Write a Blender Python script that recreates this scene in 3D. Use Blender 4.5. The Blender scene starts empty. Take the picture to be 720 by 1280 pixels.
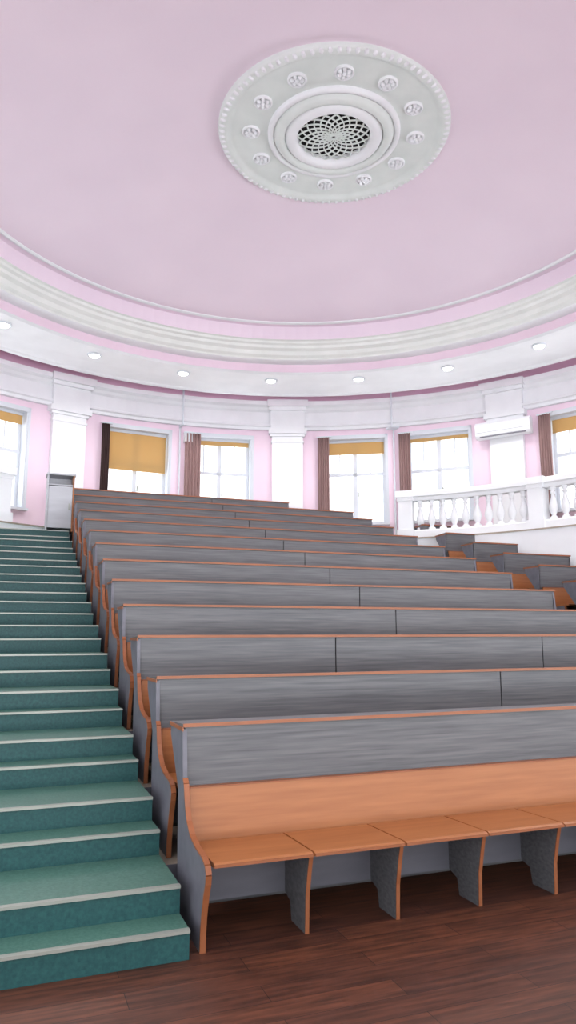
import bpy, math
from math import sin, cos, pi, radians, sqrt
from mathutils import Vector

CX, CY = 3.50, 8.42     # axis of the round hall
MX, MY = 3.88, 8.33     # medallion centre
TH0 = 1.2               # rotation of the wall bays
RW = 8.5                # inner radius of the wall
ZG = 3.65               # gallery floor level
P, RISE = 0.897, 0.29   # row pitch / rise
scene = bpy.context.scene
try:
    scene.view_settings.view_transform = 'Standard'
except Exception:
    pass

# ------------------------------------------------------------ materials
def lin(c):
    return tuple(((x/255)/12.92 if x/255 <= 0.04045 else ((x/255+0.055)/1.055)**2.4) for x in c)+(1,)

def base(name, col, rough=0.6, metal=0.0):
    m = bpy.data.materials.new(name); m.use_nodes = True
    b = m.node_tree.nodes['Principled BSDF']
    b.inputs['Base Color'].default_value = lin(col)
    b.inputs['Roughness'].default_value = rough
    b.inputs['Metallic'].default_value = metal
    return m, m.node_tree, b

def noisy(name, c1, c2, scale=(1,1,1), nscale=5, rough=0.6, detail=4, lo=0.3, hi=0.7, bump=0.0, metal=0):
    m, nt, b = base(name, c1, rough, metal)
    N = nt.nodes; L = nt.links
    g = N.new('ShaderNodeNewGeometry'); mp = N.new('ShaderNodeMapping')
    mp.inputs['Scale'].default_value = scale
    L.new(g.outputs['Position'], mp.inputs['Vector'])
    n = N.new('ShaderNodeTexNoise'); n.inputs['Scale'].default_value = nscale; n.inputs['Detail'].default_value = detail
    L.new(mp.outputs['Vector'], n.inputs['Vector'])
    r = N.new('ShaderNodeValToRGB')
    r.color_ramp.elements[0].position = lo; r.color_ramp.elements[0].color = lin(c1)
    r.color_ramp.elements[1].position = hi; r.color_ramp.elements[1].color = lin(c2)
    L.new(n.outputs['Fac'], r.inputs['Fac']); L.new(r.outputs['Color'], b.inputs['Base Color'])
    if bump:
        bp = N.new('ShaderNodeBump'); bp.inputs['Strength'].default_value = bump; bp.inputs['Distance'].default_value = 0.01
        L.new(n.outputs['Fac'], bp.inputs['Height']); L.new(bp.outputs['Normal'], b.inputs['Normal'])
    return m

PINK = noisy('pink_ceiling_paint', (233,217,230), (239,223,235), nscale=0.6, rough=0.85, detail=2)
WPINK = noisy('pink_wall_paint', (233,209,224), (238,215,229), nscale=0.8, rough=0.85, detail=2)
BAND = noisy('shaded_pink_band', (226,188,210), (231,194,215), nscale=1, rough=0.85)  # pink deepened: shade of the recess put into the colour
WHITE = noisy('white_plaster', (232,234,237), (239,241,244), nscale=2, rough=0.7)
MEDW = noisy('medallion_plaster', (218,225,222), (226,232,229), nscale=4, rough=0.75)
CREAM = noisy('pale_cornice', (230,234,230), (238,241,237), nscale=3, rough=0.75)
FRAMEW = base('window_frame_white', (212,217,224), 0.4)[0]
GREY = noisy('grey_oak_laminate', (80,81,86), (114,114,117), scale=(0.8,12,22), nscale=2.6, rough=0.45, detail=9, lo=0.25, hi=0.75)
GREYP = noisy('grey_laminate_plain', (102,102,112), (116,116,126), scale=(1,5,5), nscale=2, rough=0.45)
ORANGE = noisy('beech_laminate', (158,97,56), (174,112,67), scale=(1.0,10,16), nscale=2.0, rough=0.38, detail=5)
ORED = noisy('beech_edge_band', (142,84,52), (158,96,62), scale=(1,3,3), nscale=4, rough=0.4)
TREAD = noisy('teal_linoleum_tread_lit', (62,104,94), (86,126,113), nscale=60, rough=0.42, detail=6)  # paler than the riser: light reflected by the treads put into the colour
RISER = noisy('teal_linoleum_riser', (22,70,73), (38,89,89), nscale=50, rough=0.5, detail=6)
METAL = base('nosing_aluminium', (168,172,164), 0.45, 0.5)[0]
BEIGE = noisy('beige_screed', (150,138,124), (172,160,146), nscale=8, rough=0.8)
LGREY = noisy('light_grey_laminate', (182,184,190), (194,196,202), scale=(1,5,5), nscale=2, rough=0.5)
DARK = base('dark_void', (12,10,12), 0.9)[0]
BROWN = noisy('brown_curtain', (148,120,118), (162,132,129), scale=(6,6,1), nscale=3, rough=0.9)
DBROWN = noisy('dark_brown_curtain', (66,48,48), (80,58,56), scale=(6,6,1), nscale=3, rough=0.9)
ACW = base('ac_plastic', (232,235,238), 0.35)[0]

def blind_mat():
    m, nt, b = base('ochre_blind_fabric', (214,184,130), 0.9)
    t = nt.nodes.new('ShaderNodeBsdfTranslucent'); t.inputs['Color'].default_value = lin((194,164,118))
    mx = nt.nodes.new('ShaderNodeMixShader'); mx.inputs[0].default_value = 0.5
    nt.links.new(b.outputs[0], mx.inputs[1]); nt.links.new(t.outputs[0], mx.inputs[2])
    nt.links.new(mx.outputs[0], nt.nodes['Material Output'].inputs['Surface'])
    return m
BLIND = blind_mat()

def glass_mat():
    m = bpy.data.materials.new('window_glass'); m.use_nodes = True
    nt = m.node_tree; nt.nodes.remove(nt.nodes['Principled BSDF'])
    t = nt.nodes.new('ShaderNodeBsdfTransparent'); g = nt.nodes.new('ShaderNodeBsdfGlossy')
    g.inputs['Roughness'].default_value = 0.05
    mx = nt.nodes.new('ShaderNodeMixShader'); mx.inputs[0].default_value = 0.05
    nt.links.new(t.outputs[0], mx.inputs[1]); nt.links.new(g.outputs[0], mx.inputs[2])
    nt.links.new(mx.outputs[0], nt.nodes['Material Output'].inputs['Surface'])
    return m
GLASS = glass_mat()

def emis(name, col, s):
    m = bpy.data.materials.new(name); m.use_nodes = True
    b = m.node_tree.nodes['Principled BSDF']
    b.inputs['Emission Color'].default_value = lin(col); b.inputs['Emission Strength'].default_value = s
    return m
LAMP = emis('lamp_glow', (255,252,245), 20)

def floor_mat():
    m, nt, b = base('laminate_plank_floor', (90,45,30), 0.5)
    N = nt.nodes; L = nt.links
    g = N.new('ShaderNodeNewGeometry')
    br = N.new('ShaderNodeTexBrick'); br.inputs['Scale'].default_value = 1.0
    br.inputs['Brick Width'].default_value = 1.25; br.inputs['Row Height'].default_value = 0.165
    br.inputs['Mortar Size'].default_value = 0.002
    br.inputs['Color1'].default_value = lin((104,61,42)); br.inputs['Color2'].default_value = lin((84,48,34))
    br.inputs['Mortar'].default_value = lin((40,20,15))
    L.new(g.outputs['Position'], br.inputs['Vector'])
    mp = N.new('ShaderNodeMapping'); mp.inputs['Scale'].default_value = (1.2, 12, 1)
    L.new(g.outputs['Position'], mp.inputs['Vector'])
    n = N.new('ShaderNodeTexNoise'); n.inputs['Scale'].default_value = 2.5; n.inputs['Detail'].default_value = 7
    L.new(mp.outputs['Vector'], n.inputs['Vector'])
    r = N.new('ShaderNodeValToRGB')
    r.color_ramp.elements[0].position = 0.3; r.color_ramp.elements[0].color = (0.4,0.38,0.36,1)
    r.color_ramp.elements[1].position = 0.72; r.color_ramp.elements[1].color = (1.25,1.2,1.2,1)
    L.new(n.outputs['Fac'], r.inputs['Fac'])
    mx = N.new('ShaderNodeMix'); mx.data_type = 'RGBA'; mx.blend_type = 'MULTIPLY'; mx.inputs[0].default_value = 1
    L.new(br.outputs['Color'], mx.inputs[6]); L.new(r.outputs['Color'], mx.inputs[7])
    L.new(mx.outputs[2], b.inputs['Base Color'])
    return m
FLOOR = floor_mat()

# ------------------------------------------------------------ mesh builder
class M:
    def __init__(s, tf=None):
        s.v = []; s.f = []; s.mi = []; s.mats = []; s.sm = []; s.tf = tf
    def mat(s, m):
        if m not in s.mats: s.mats.append(m)
        return s.mats.index(m)
    def add(s, vs, fs, m, smooth=False):
        o = len(s.v)
        for p in vs:
            s.v.append(s.tf(*p) if s.tf else tuple(p))
        ms = m if isinstance(m, list) else [m]*len(fs)
        for f, mm in zip(fs, ms):
            s.f.append([i+o for i in f]); s.mi.append(s.mat(mm)); s.sm.append(smooth)
    def box(s, x0, x1, y0, y1, z0, z1, m, top=None):
        vs = [(x0,y0,z0),(x1,y0,z0),(x1,y1,z0),(x0,y1,z0),(x0,y0,z1),(x1,y0,z1),(x1,y1,z1),(x0,y1,z1)]
        fs = [(3,2,1,0),(4,5,6,7),(0,1,5,4),(1,2,6,5),(2,3,7,6),(3,0,4,7)]
        s.add(vs, fs, [m, top or m, m, m, m, m])
    def prism(s, poly, x0, x1, m):     # poly in (y,z), extruded along x
        n = len(poly)
        vs = [(x0,y,z) for y,z in poly]+[(x1,y,z) for y,z in poly]
        fs = [tuple(range(n)), tuple(range(2*n-1,n-1,-1))]
        for i in range(n):
            j = (i+1)%n; fs.append((i, i+n, j+n, j))
        s.add(vs, fs, m)
    def strip(s, line, x0, x1, t, m):  # band following a (y,z) polyline
        for (a,b),(c,d) in zip(line[:-1], line[1:]):
            dx, dz = c-a, d-b; l = math.hypot(dx,dz); nx, nz = -dz/l*t, dx/l*t
            s.prism([(a,b),(c,d),(c+nx,d+nz),(a+nx,b+nz)], x0, x1, m)
    def sweep(s, prof, a0, a1, n, m, closed=True, caps=True, smooth=False, c=None):
        cx, cy = c or (CX, CY)
        k = len(prof); vs = []; full = abs(a1-a0) >= 359.99
        rings = n if full else n+1
        for i in range(rings):
            a = radians(a0+(a1-a0)*i/n)
            for r,z in prof: vs.append((cx+r*sin(a), cy+r*cos(a), z))
        fs = []; ml = []
        for i in range(n):
            i2 = (i+1)%rings
            for j in range(k if closed else k-1):
                j2 = (j+1)%k
                fs.append((i*k+j, i2*k+j, i2*k+j2, i*k+j2))
                ml.append(m[j] if isinstance(m, list) else m)
        if closed and caps and not full:
            fs.append(tuple(range(k))); fs.append(tuple(rings*k-1-j for j in range(k)))
            mm = m[0] if isinstance(m, list) else m
            ml += [mm, mm]
        s.add(vs, fs, ml, smooth)
    def lathe(s, cx, cy, prof, n, m, smooth=True):   # prof (r,z)
        k = len(prof); vs = []; fs = []
        for i in range(n):
            a = 2*pi*i/n
            for r,z in prof: vs.append((cx+r*cos(a), cy+r*sin(a), z))
        for i in range(n):
            i2 = (i+1)%n
            for j in range(k-1): fs.append((i*k+j, i2*k+j, i2*k+j+1, i*k+j+1))
        s.add(vs, fs, m, smooth)
    def ell(s, c, rx, ry, rz, m, rot=0, nu=8, nv=5):
        vs = []; fs = []
        for j in range(nv+1):
            ph = -pi/2+pi*j/nv
            for i in range(nu):
                a = 2*pi*i/nu; x = rx*cos(ph)*cos(a); y = ry*cos(ph)*sin(a)
                vs.append((c[0]+x*cos(rot)-y*sin(rot), c[1]+x*sin(rot)+y*cos(rot), c[2]+rz*sin(ph)))
        for j in range(nv):
            for i in range(nu):
                i2 = (i+1)%nu; fs.append((j*nu+i, j*nu+i2, (j+1)*nu+i2, (j+1)*nu+i))
        s.add(vs, fs, m, True)
    def done(s, name, loc=(0,0,0), bevel=0, parent=None):
        me = bpy.data.meshes.new(name)
        me.from_pydata([(a-loc[0], b-loc[1], c-loc[2]) for a,b,c in s.v], [], s.f)
        for mt in s.mats: me.materials.append(mt)
        for p, i, sm in zip(me.polygons, s.mi, s.sm): p.material_index = i; p.use_smooth = sm
        me.validate(); me.update()
        ob = bpy.data.objects.new(name, me); ob.location = loc
        scene.collection.objects.link(ob)
        if bevel:
            b = ob.modifiers.new('bevel','BEVEL'); b.width = bevel; b.segments = 2; b.limit_method = 'ANGLE'
        if parent: ob.parent = parent
        return ob

def polar(th, R):
    a = radians(th)
    def tf(u, v, z): return (CX+(R+v)*sin(a)+u*cos(a), CY+(R+v)*cos(a)-u*sin(a), z)
    return tf

# ------------------------------------------------------------ floor
m = M(); m.box(-7, 15, -2.5, 18, -0.12, 0, FLOOR); m.done('floor')

# ------------------------------------------------------------ ceiling
dome = [(5.0*i/24, 8.62-0.67*(i/24)**2) for i in range(25)]
m = M()
m.sweep([(max(r,0.001),z) for r,z in dome], 0, 360, 144, PINK, closed=False, smooth=True)
m.done('ceiling')
prof = [(5.0,7.95),(5.0,7.935),(5.03,7.915),(5.07,7.92),(5.09,7.94),(5.20,7.93),
        (5.22,7.66),(5.28,7.65),(5.30,7.61),(5.36,7.59),(5.38,7.54),(5.46,7.50),(5.50,7.43),(5.58,7.40),(5.60,7.37),
        (5.90,7.37),(5.90,7.20),(5.95,7.16),(6.70,7.16),(6.74,7.19),(6.80,7.19),(6.84,7.23),(7.42,7.23),(7.45,7.20),(7.55,7.20),(7.55,7.62),(8.55,7.62)]
mats = [WHITE,WHITE,WHITE,WHITE,PINK, PINK]+[CREAM]*8+[WHITE,WPINK]+[WHITE]*8+[BAND,BAND]
m = M(); m.sweep(prof, 0, 360, 144, mats[:len(prof)-1], closed=False)
m.done('trim_1')

# ------------------------------------------------------------ ceiling medallion
m = M()
rr = lambda L: [(r, z-0.05) for r,z in L]
pr = rr([(1.60,8.66),(1.60,8.56),(1.57,8.53),(1.50,8.52),(1.46,8.54),(1.44,8.57),(1.40,8.58),(0.92,8.585)])
m.lathe(MX, MY, pr, 96, MEDW)
pr = rr([(0.92,8.585),(0.915,8.53),(0.88,8.515),(0.845,8.53),(0.84,8.56)]); m.lathe(MX, MY, pr, 96, WHITE)
pr = rr([(0.84,8.56),(0.80,8.50),(0.75,8.475),(0.70,8.48),(0.685,8.52),(0.68,8.54)]); m.lathe(MX, MY, pr, 96, MEDW)
pr = rr([(0.68,8.54),(0.66,8.50),(0.61,8.47),(0.56,8.46),(0.525,8.48),(0.505,8.53),(0.50,8.61)]); m.lathe(MX, MY, pr, 96, WHITE)
m.lathe(MX, MY, [(0.50,8.55),(0.001,8.55)], 48, DARK, False)
for i in range(90):
    a = 2*pi*i/90
    m.ell((MX+1.545*cos(a), MY+1.545*sin(a), 8.485), 0.035, 0.05, 0.025, WHITE, rot=a+pi/2, nu=6, nv=4)
for i in range(12):
    a = 2*pi*i/12+radians(12)
    x, y = MX+1.15*cos(a), MY+1.15*sin(a)
    m.lathe(x, y, [(0.125,8.535),(0.125,8.505),(0.108,8.492),(0.095,8.51),(0.09,8.535)], 18, WHITE)
    for k in range(6):
        b = a+2*pi*k/6
        m.ell((x+0.062*cos(b), y+0.062*sin(b), 8.515), 0.036, 0.029, 0.04, WHITE, rot=b, nu=8, nv=4)
    m.ell((x, y, 8.50), 0.03, 0.03, 0.03, WHITE)
NS = 18
for sg in (1, -1):
    for k in range(NS):
        pts = []
        for j in range(13):
            s_ = j/12; r = 0.05+s_*0.455
            a = 2*pi*k/NS+sg*radians(80)*s_**0.85
            pts.append((r, a, 0.006+0.009*s_))
        vs = []; fs = []
        for r, a, w in pts:
            x, y = MX+r*cos(a), MY+r*sin(a); tx, ty = -sin(a), cos(a)
            for d, z in ((-w,8.485),(w,8.485),(w,8.50),(-w,8.50)): vs.append((x+tx*d, y+ty*d, z+(0.001 if sg<0 else 0)))
        for j in range(12):
            for q in range(4): fs.append((j*4+q, j*4+(q+1)%4, (j+1)*4+(q+1)%4, (j+1)*4+q))
        m.add(vs, fs, MEDW)
m.lathe(MX, MY, [(0.06,8.50),(0.06,8.48),(0.035,8.47),(0.03,8.50)], 20, MEDW)
m.done('ceiling_medallion', loc=(MX,MY,8.50))

# ------------------------------------------------------------ downlights
for i in range(20):
    th = 15.3+17.6*i if i < 11 else 15.3-17.6*(i-10)
    tf = polar(th, 6.3)
    x, y, _ = tf(0,0,0)
    m = M()
    m.lathe(x, y, [(0.14,7.16),(0.14,7.135),(0.105,7.125),(0.10,7.14)], 20, FRAMEW)
    m.lathe(x, y, [(0.102,7.14),(0.08,7.11),(0.04,7.095),(0.001,7.09)], 20, LAMP)
    ob = m.done('downlight', loc=(x,y,7.14))
    ld = bpy.data.lights.new('downlight_lamp','SPOT'); ld.energy = 85; ld.spot_size = radians(170); ld.spot_blend = 0.5
    ld.shadow_soft_size = 0.09; ld.color = (1,0.98,0.97)
    lo = bpy.data.objects.new('lamp', ld); scene.collection.objects.link(lo); lo.parent = ob
    lo.location = (0,0,-0.08)

# ------------------------------------------------------------ round wall with window openings
HW = 5.25
ZS, ZT = 4.25, 6.43
wins = []
for k in range(-3, 4):
    for o in (-6.8, 6.8):
        t = 36*k+o
        if abs(t) < 108: wins.append((t+TH0, round(t,1)))
wins.sort()
WA = 118
m = M()
cur = -WA
def rect(z0, z1): return [(RW,z0),(RW,z1),(RW+0.35,z1),(RW+0.35,z0)]
for t,_k in wins:
    a, b = t-HW, t+HW
    m.sweep(rect(0, 7.7), cur, a, max(2,int((a-cur)/1.5)), WPINK)
    m.sweep(rect(0, ZS), a, b, 6, WPINK)
    m.sweep(rect(ZT, 7.7), a, b, 6, WPINK)
    cur = b
m.sweep(rect(0, 7.7), cur, WA, 8, WPINK)
m.done('wall_back')
m = M(); m.sweep(rect(4.3, 7.7), WA, 360-WA, 60, WPINK); m.done('sky_block_wall')  # unseen wall added to keep sky light off the front benches
m = M()
m.sweep([(RW,7.30),(RW,7.62),(RW-0.02,7.62),(RW-0.02,7.30)], -WA, WA, 150, BAND)
m.done('trim_2')
m = M()
m.sweep([(RW-0.001,6.62),(8.40,6.62),(8.38,6.68),(8.32,6.70),(8.32,6.74),(8.40,6.77),(8.40,7.06),(8.34,7.10),(8.30,7.16),(8.20,7.20),(8.18,7.29),(8.26,7.32),(RW-0.021,7.32)], -WA, WA, 150, WHITE)
m.done('trim_3')
m = M()
m.sweep([(RW-0.001,ZG),(RW-0.03,ZG),(RW-0.03,ZG+0.16),(RW-0.001,ZG+0.18)], -WA, WA, 100, WHITE)
m.done('baseboard_back')

# pilasters
for k in range(-3, 3):
    th = 18+36*k+TH0
    m = M(polar(th, RW))
    m.box(-0.38,0.38,-0.15,0.0,ZG,6.62,WHITE)
    m.box(-0.44,0.44,-0.20,0.0,ZG,ZG+0.22,WHITE)
    m.box(-0.42,0.42,-0.18,0.0,ZG+0.22,ZG+0.30,WHITE)
    m.box(-0.40,0.40,-0.17,0.0,6.28,6.33,WHITE)
    m.box(-0.42,0.42,-0.19,0.0,6.44,6.50,WHITE)
    m.box(-0.47,0.47,-0.25,0.0,6.50,6.62,WHITE)
    m.box(-0.42,0.42,-0.22,-0.05,6.62,7.08,WHITE)
    m.box(-0.46,0.46,-0.30,-0.05,7.08,7.16,WHITE)
    m.box(-0.50,0.50,-0.38,-0.05,7.16,7.32,WHITE)
    x,y,z = polar(th,RW)(0,0,0)
    m.done('pilaster', loc=(x,y,ZG))

# windows
def window(idx, th):
    m = M(polar(th, RW))
    hw = 0.775
    m.box(-hw-0.005,-hw+0.03,-0.03,0.24,ZS-0.02,ZT,FRAMEW); m.box(hw-0.03,hw+0.005,-0.03,0.24,ZS-0.02,ZT,FRAMEW)
    m.box(-hw,hw,-0.06,0.24,ZT-0.05,ZT+0.0,FRAMEW); m.box(-hw-0.05,hw+0.05,-0.16,0.24,ZS-0.04,ZS+0.01,FRAMEW)
    for sx in (-1,1):
        a, b = sorted((sx*hw, sx*(hw+0.05)))
        m.box(a,b,-0.05,0.0,ZS-0.04,ZT+0.05,FRAMEW)
    m.box(-hw-0.05,hw+0.05,-0.05,0.0,ZT,ZT+0.05,FRAMEW)
    w = hw-0.03
    v0, v1 = 0.20, 0.26
    m.box(-w,-w+0.07,v0,v1,ZS,ZT-0.05,FRAMEW); m.box(w-0.07,w,v0,v1,ZS,ZT-0.05,FRAMEW)
    m.box(-w,w,v0,v1,ZS,ZS+0.08,FRAMEW); m.box(-w,w,v0,v1,ZT-0.13,ZT-0.05,FRAMEW)
    m.box(-0.05,0.05,v0-0.01,v1,ZS,ZT-0.05,FRAMEW)
    m.box(-w,w,v0-0.01,v1,5.48,5.56,FRAMEW)
    for u in (-0.38,0.38): m.box(u-0.015,u+0.015,v0+0.01,v1,5.56,ZT-0.1,FRAMEW)
    m.box(-w,w,v0+0.02,v0+0.03,ZS,ZT-0.05,GLASS)
    m.box(0.06,0.09,v0-0.05,v0,4.95,5.08,METAL)
    x,y,z = polar(th,RW)(0,0,0)
    m.done('window_%d'%idx, loc=(x,y,ZS))
def curtain(th, u0, u1, mt):
    m = M(polar(th, RW)); n = 36; z0, z1 = 4.0, 6.40
    vs = []; fs = []
    for i in range(n+1):
        s_ = i/n; u = u0+(u1-u0)*s_; v = -0.21+0.03*sin(s_*2*pi*5)
        for j in range(5): 
            z = z0+(z1-z0)*j/4
            vs.append((u, v+0.01*sin(7*s_+3*z), z))
    for i in range(n):
        for j in range(4): fs.append((i*5+j,(i+1)*5+j,(i+1)*5+j+1,i*5+j+1))
    m.add(vs, fs, mt, True)
    m.box(u0-0.03,u1+0.05,-0.23,-0.19,z1,z1+0.03,FRAMEW)
    m.box(u0+0.02,u0+0.04,-0.19,-0.0,z1+0.005,z1+0.025,FRAMEW)
    x,y,z = polar(th,RW)(u0,0,0)
    ob = m.done('curtain', loc=(x,y,z0))
    sm = ob.modifiers.new('thick','SOLIDIFY'); sm.thickness = 0.006
def blind(th, zb):
    m = M(polar(th, RW))
    m.box(-0.72,0.72,0.12,0.125,zb,ZT-0.08,BLIND)
    m.box(-0.73,0.73,0.10,0.15,ZT-0.11,ZT-0.05,FRAMEW)
    m.box(-0.72,0.72,0.112,0.132,zb-0.025,zb,BLIND)
    x,y,z = polar(th,RW)(0,0,0)
    m.done('roller_blind', loc=(x,y,zb))
for i, (t,key) in enumerate(wins):
    window(i+1, t)
drop = {-6.8:5.45, 6.8:6.24, 29.2:6.05, 42.8:6.26, 65.2:6.05, -29.2:6.15, -42.8:6.2}
for t,key in wins:
    blind(t, drop.get(key, 6.1))
    if key == -6.8: curtain(t, -0.88, -0.70, DBROWN)
    elif key in (-29.2,-42.8): pass
    else: curtain(t, -0.88, -0.88+(0.38 if key==6.8 else 0.28), BROWN)

# pipes
for th in (1.2, 37.0):
    m = M(); x,y,_ = polar(th, RW-0.06)(0,0,0)
    m.lathe(x, y, [(0.022,ZG),(0.022,6.62)], 10, FRAMEW)
    x2,y2,_ = polar(th, 8.12)(0,0,0)
    m.lathe(x2, y2, [(0.022,6.55),(0.022,7.62)], 10, FRAMEW)
    m.box(min(x,x2)-0.02,max(x,x2)+0.02,min(y,y2),max(y,y2),6.53,6.57,FRAMEW)
    m.done('heating_pipe', loc=(x,y,ZG))
m = M(polar(2.6, RW)); m.box(-0.11,0.11,-0.16,0,6.2,6.45,ACW); m.box(-0.08,0.08,-0.165,-0.16,6.23,6.42,FRAMEW)  # security camera box on the wall beside the pipe
x,y,_ = polar(2.6,RW)(0,0,0); m.done('security_camera', loc=(x,y,6.2), bevel=0.01)
TA = 54+TH0
m = M(polar(TA, RW))
pp = [(-0.20,6.02),(-0.36,6.02),(-0.42,6.08),(-0.43,6.32),(-0.39,6.38),(-0.20,6.39)]
m.prism(pp, -0.62, 0.62, ACW)
m.box(-0.52,0.52,-0.405,-0.37,6.035,6.06,GREYP)
m.box(-0.60,0.60,-0.435,-0.43,6.14,6.145,GREYP)
m.box(-0.3,0.3,-0.20,-0.15,6.10,6.27,METAL)
x,y,_ = polar(TA,RW)(0,0,0); m.done('air_conditioner', loc=(x,y,6.02))

# ------------------------------------------------------------ gallery
RG = 6.65
m = M()
for a0,a1,ri in ((-WA,-20,RG),(-20,24,7.80),(24,WA,RG)):
    m.sweep([(ri,0),(ri,ZG-0.03),(ri-0.03,ZG-0.03),(ri-0.03,ZG),(RW-0.002,ZG),(RW-0.002,0)], a0, a1, 40, [WHITE,WHITE,BEIGE,BEIGE,BEIGE,BEIGE])
m.done('gallery_floor')

bal_prof = [(0.075,0.0),(0.075,0.04),(0.045,0.06),(0.04,0.08),(0.06,0.12),(0.088,0.19),(0.085,0.25),(0.06,0.34),(0.038,0.42),(0.034,0.47),(0.05,0.49),(0.05,0.51),(0.034,0.53),(0.06,0.57),(0.06,0.60)]
def balustrade(a0, a1, peds):
    m = M(); z = ZG; RB = 6.82; zt = z+1.0
    m.sweep([(RB-0.13,z),(RB-0.13,z+0.14),(RB-0.10,z+0.17),(RB+0.10,z+0.17),(RB+0.13,z+0.14),(RB+0.13,z)], a0, a1, 40, WHITE)
    m.sweep([(RB-0.09,zt-0.20),(RB-0.11,zt-0.13),(RB-0.16,zt-0.11),(RB-0.16,zt-0.03),(RB-0.13,zt),(RB+0.13,zt),(RB+0.16,zt-0.03),(RB+0.16,zt-0.11),(RB+0.11,zt-0.13),(RB+0.09,zt-0.20)], a0, a1, 40, WHITE)
    for p in peds:
        q = M(polar(p, RB)); q.mats = m.mats
        for (u,v,zz0,zz1) in ((0.15,0.15,z,zt-0.12),(0.18,0.18,z,z+0.18),(0.17,0.17,zt-0.20,zt-0.12),(0.20,0.20,zt-0.12,zt+0.02)):
            q.box(-u,u,-v,v,zz0,zz1,WHITE)
        o = len(m.v); m.v += q.v; m.f += [[i+o for i in f] for f in q.f]; m.mi += q.mi; m.sm += q.sm
    ps = sorted(peds)
    for p, q in zip(ps[:-1], ps[1:]):
        n = max(1, round((q-p-3.0)*pi/180*RB/0.255))
        for i in range(n):
            t = p+1.5+(q-p-3.0)*(i+0.5)/n
            x,y,_ = polar(t, RB)(0,0,0)
            m.lathe(x, y, [(r, z+0.17+h*0.63/0.60) for r,h in bal_prof], 14, WHITE)
    x,y,_ = polar(a0,RB)(0,0,0)
    m.done('balustrade', loc=(x,y,z))
balustrade(40.8, 112, [40.8, 64.2, 88, 112])
balustrade(-105, -33.2, [-105,-81,-57,-33.2])

# ------------------------------------------------------------ stairs
def stairs(x0, x1, nm):
    m = M(); noses = []
    for k in range(1, 13):
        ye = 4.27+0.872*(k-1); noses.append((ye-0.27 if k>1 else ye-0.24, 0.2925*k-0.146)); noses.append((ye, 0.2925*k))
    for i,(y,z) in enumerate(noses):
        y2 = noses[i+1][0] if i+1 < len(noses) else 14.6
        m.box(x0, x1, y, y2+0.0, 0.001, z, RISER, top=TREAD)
        m.box(x0, x1, y-0.016, y+0.022, z-0.012, z+0.004, METAL)
    m.done(nm, loc=(x0,4.0,0))
stairs(-1.3, 0.995, 'staircase')
stairs(7.14, 8.08, 'staircase')
m = M()
m.box(-2.0, 0.995, 14.60, 15.6, 0, 3.51, BEIGE)
m.box(7.14, 8.6, 14.60, 14.9, 0, 3.51, BEIGE)
m.done('landing')

# ------------------------------------------------------------ tiers and benches
DZ = {1:-0.055, 2:-0.05, 3:-0.042, 4:-0.028, 5:-0.012}
def tiers(x0, x1f, n0, n1, off, nm):
    m = M()
    for n in range(n0, n1):
        y = 4.6+P*(n+off)-0.66; y2 = y+P if n < n1-1 else y+P+0.35
        z = RISE*(n+off)+(DZ.get(n,0) if off == 0 else 0)
        x1 = x1f(y, y2) if callable(x1f) else x1f
        if z > 0.01:
            m.box(x0, x1, y, y2, 0.0005, z, BEIGE)
            m.box(x0, x1, y-0.006, y, max(z-0.14,0), z+0.002, GREYP)
    m.done(nm, loc=(x0,4.6,0))

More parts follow.
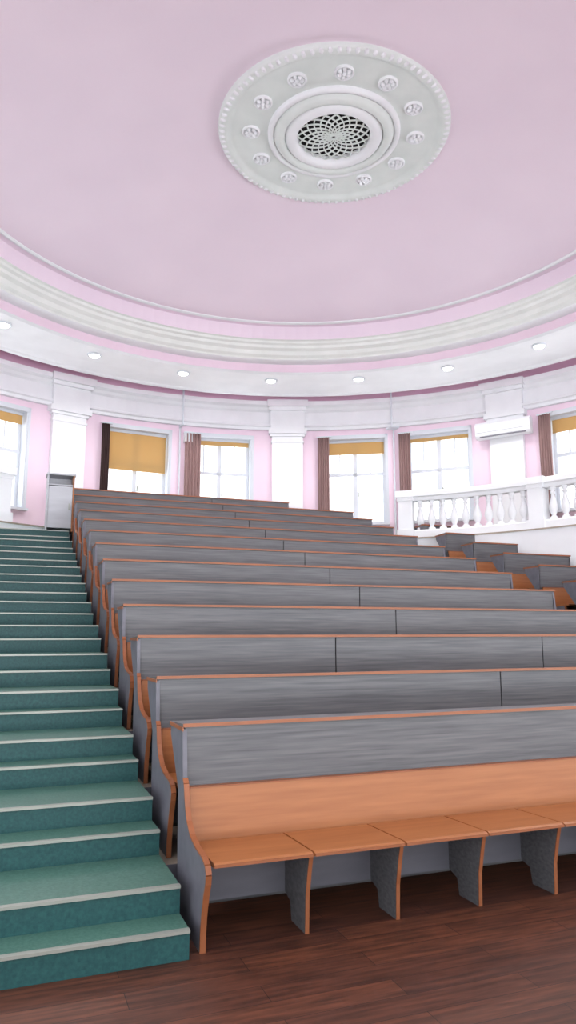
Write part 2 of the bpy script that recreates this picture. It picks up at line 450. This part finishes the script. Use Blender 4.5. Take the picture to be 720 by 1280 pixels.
S = [(-0.035,0.80),(-0.065,0.775),(-0.085,0.72),(-0.11,0.65),(-0.16,0.58),(-0.25,0.52),(-0.38,0.49),(-0.52,0.478),(-0.59,0.455),(-0.615,0.415),(-0.605,0.37),(-0.57,0.30),(-0.535,0.20),(-0.515,0.10),(-0.51,0.0)]
def bench(x0, x1, y, z, joints=(), ends=True, pitch=0.585):
    tf = lambda a,b,c: (x0+a, y+b, z+c)
    m = M(tf); W = x1-x0
    js = [0]+[j-x0 for j in joints if x0+0.2 < j < x1-0.2]+[W]
    for a,b in zip(js[:-1], js[1:]):
        m.box(a+(0.006 if a>0 else 0), b-(0.006 if b<W else 0), 0, 0.022, 0.06, 1.10, GREY)
    m.box(0.01, W-0.01, 0.024, 0.034, 0.08, 1.09, DARK)
    m.prism([(-0.015,1.10),(-0.015,1.122),(0.36,1.100),(0.36,1.078),(0.02,1.095)], -0.012, W+0.012, GREY)
    m.box(-0.016, W+0.016, -0.024, -0.014, 1.103, 1.125, ORED)
    m.box(-0.020, -0.012, -0.02, 0.36, 1.078, 1.10, ORED)
    m.box(0.03, W-0.03, 0.034, 0.30, 0.90, 0.915, GREYP)
    # backrest
    m.prism([(-0.085,0.425),(-0.045,0.745),(-0.024,0.745),(-0.062,0.425)], 0.03, W-0.03, ORANGE)
    m.prism([(-0.05,0.743),(-0.05,0.752),(-0.001,0.752),(-0.001,0.743)], 0.03, W-0.03, ORED)
    # seat apron
    m.box(0.03, W-0.03, -0.16, -0.145, 0.13, 0.42, GREYP)
    # seats, legs
    n = max(1, int((W-0.04)/pitch)); pt = (W-0.06)/n if W < 4 else pitch
    for i in range(n):
        a = 0.03+i*pt; b = a+pt
        m.prism([(-0.10,0.425),(-0.10,0.449),(-0.58,0.464),(-0.60,0.456),(-0.60,0.444),(-0.575,0.438)], a+0.006, b-0.006, ORANGE)
        m.box(a+0.006, b-0.006, -0.604, -0.600, 0.442, 0.458, ORED)
        if i < n-1 or W > 4:
            c = b
            m.prism([(-0.16,0.425),(-0.55,0.435),(-0.525,0.35),(-0.49,0.2),(-0.48,0.0),(-0.27,0.0),(-0.25,0.10),(-0.16,0.13)], c-0.011, c+0.011, GREY)
            m.strip([(-0.55,0.435),(-0.525,0.35),(-0.49,0.2),(-0.48,0.0)], c-0.012, c+0.012, -0.006, ORED)
    for e in (0, W):
        if ends:
            poly = [(0.03,1.095),(-0.0,1.09)]+S+[(0.05,0.0),(0.09,0.72),(0.34,1.02),(0.34,1.08)]
            line = S
        else:
            line = [(-0.03,0.40),(-0.55,0.43),(-0.57,0.38),(-0.50,0.20),(-0.47,0.0)]
            poly = [(0.03,1.095),(-0.0,1.09),(0.0,0.40)]+line+[(0.05,0.0),(0.09,0.72),(0.34,1.02),(0.34,1.08)]
        m.prism(poly, e-0.014, e+0.014, GREYP)
        m.strip(line, e-0.016, e+0.016, -0.010, ORED)
    m.done('lecture_bench', loc=(x0,y,z))

X0, X1 = 1.08, 7.10
tiers(1.0, 7.12, 1, 13, 0, 'tiered_platform')
jt = {1:(4.13,), 2:(2.94,5.36), 0:()}
for n in range(13):
    bench(X0, X1 if n < 12 else 5.9, 4.6+P*n, RISE*n+DZ.get(n,0)+0.0025*(n>0), jt.get(n, (4.10,)))
def xr(y, y2, R=6.63):
    d = max(abs(y-CY), abs(y2-CY)); return CX+sqrt(max(R*R-d*d, 0.01))
OFF = 0.68
tiers(8.10, lambda a,b: max(xr(a,b), 8.3), 0, 10, OFF, 'tiered_platform')
for n in range(0, 10):
    y = 4.6+P*(n+OFF); x1 = xr(y-0.3, y+0.3, 6.6)-0.02
    if n >= 7: x1 = max(x1, 8.14+0.75)
    if x1-8.14 > 0.3: bench(8.14, x1, y, RISE*(n+OFF)+0.0025, (), ends=False, pitch=0.55)
tiers2 = M()
for n in range(0, 9):
    y = 4.6+P*(n+OFF); xl = 2*CX-xr(y-0.66, y+0.24)
    if -1.32-xl > 0.3:
        tiers2.box(xl, -1.31, y-0.66, y-0.66+P, 0.0005, RISE*(n+OFF), BEIGE)
tiers2.done('tiered_platform')
for n in range(0, 9):
    y = 4.6+P*(n+OFF); xl = 2*CX-xr(y-0.62, y+0.37, 6.6)+0.02
    if -1.36-xl > 0.5: bench(xl, -1.36, y, RISE*(n+OFF)+0.0025, (), ends=False, pitch=0.5)

# ------------------------------------------------------------ cupboard on the landing
x,y = 0.82, 14.12
m = M(); z = 3.512; h = 1.05
m.box(x-0.24,x-0.215,y-0.2,y+0.2,z,z+h,LGREY); m.box(x+0.215,x+0.24,y-0.2,y+0.2,z,z+h,ORANGE)
m.box(x-0.215,x+0.215,y+0.18,y+0.2,z,z+h,LGREY)
m.box(x-0.26,x+0.26,y-0.22,y+0.22,z+h,z+h+0.03,LGREY)
m.box(x-0.215,x+0.215,y-0.18,y+0.18,z+0.06,z+0.085,LGREY)
m.box(x-0.215,x+0.215,y-0.18,y+0.18,z+0.86,z+0.88,LGREY)
m.box(x-0.21,x+0.21,y-0.2,y-0.18,z+0.06,z+0.84,LGREY)
m.box(x+0.15,x+0.17,y-0.22,y-0.2,z+0.4,z+0.52,METAL)
m.done('wooden_cupboard', loc=(x,y,z))

# ------------------------------------------------------------ world: overcast sky with an added glow below the horizon to light the ceiling
w = bpy.data.worlds.new('overcast'); scene.world = w; w.use_nodes = True
nt = w.node_tree; bg = nt.nodes['Background']
tc = nt.nodes.new('ShaderNodeTexCoord'); sp = nt.nodes.new('ShaderNodeSeparateXYZ')
nt.links.new(tc.outputs['Generated'], sp.inputs[0])
mr = nt.nodes.new('ShaderNodeMapRange'); mr.inputs['From Min'].default_value = -0.03; mr.inputs['From Max'].default_value = 0.0
mr.inputs['To Min'].default_value = 7.4; mr.inputs['To Max'].default_value = 2.2
nt.links.new(sp.outputs['Z'], mr.inputs['Value']); nt.links.new(mr.outputs['Result'], bg.inputs[1])
bg.inputs[0].default_value = (0.94,0.97,1.0,1)

cd = bpy.data.cameras.new('camera'); cd.sensor_fit = 'VERTICAL'; cd.sensor_height = 36; cd.sensor_width = 36
cd.lens = 910/1280*36
cam = bpy.data.objects.new('camera', cd); cam.location = (0,0,1.69)
cam.rotation_euler = (radians(99.3), 0, radians(-21)); cd.clip_start = 0.05
scene.collection.objects.link(cam); scene.camera = cam
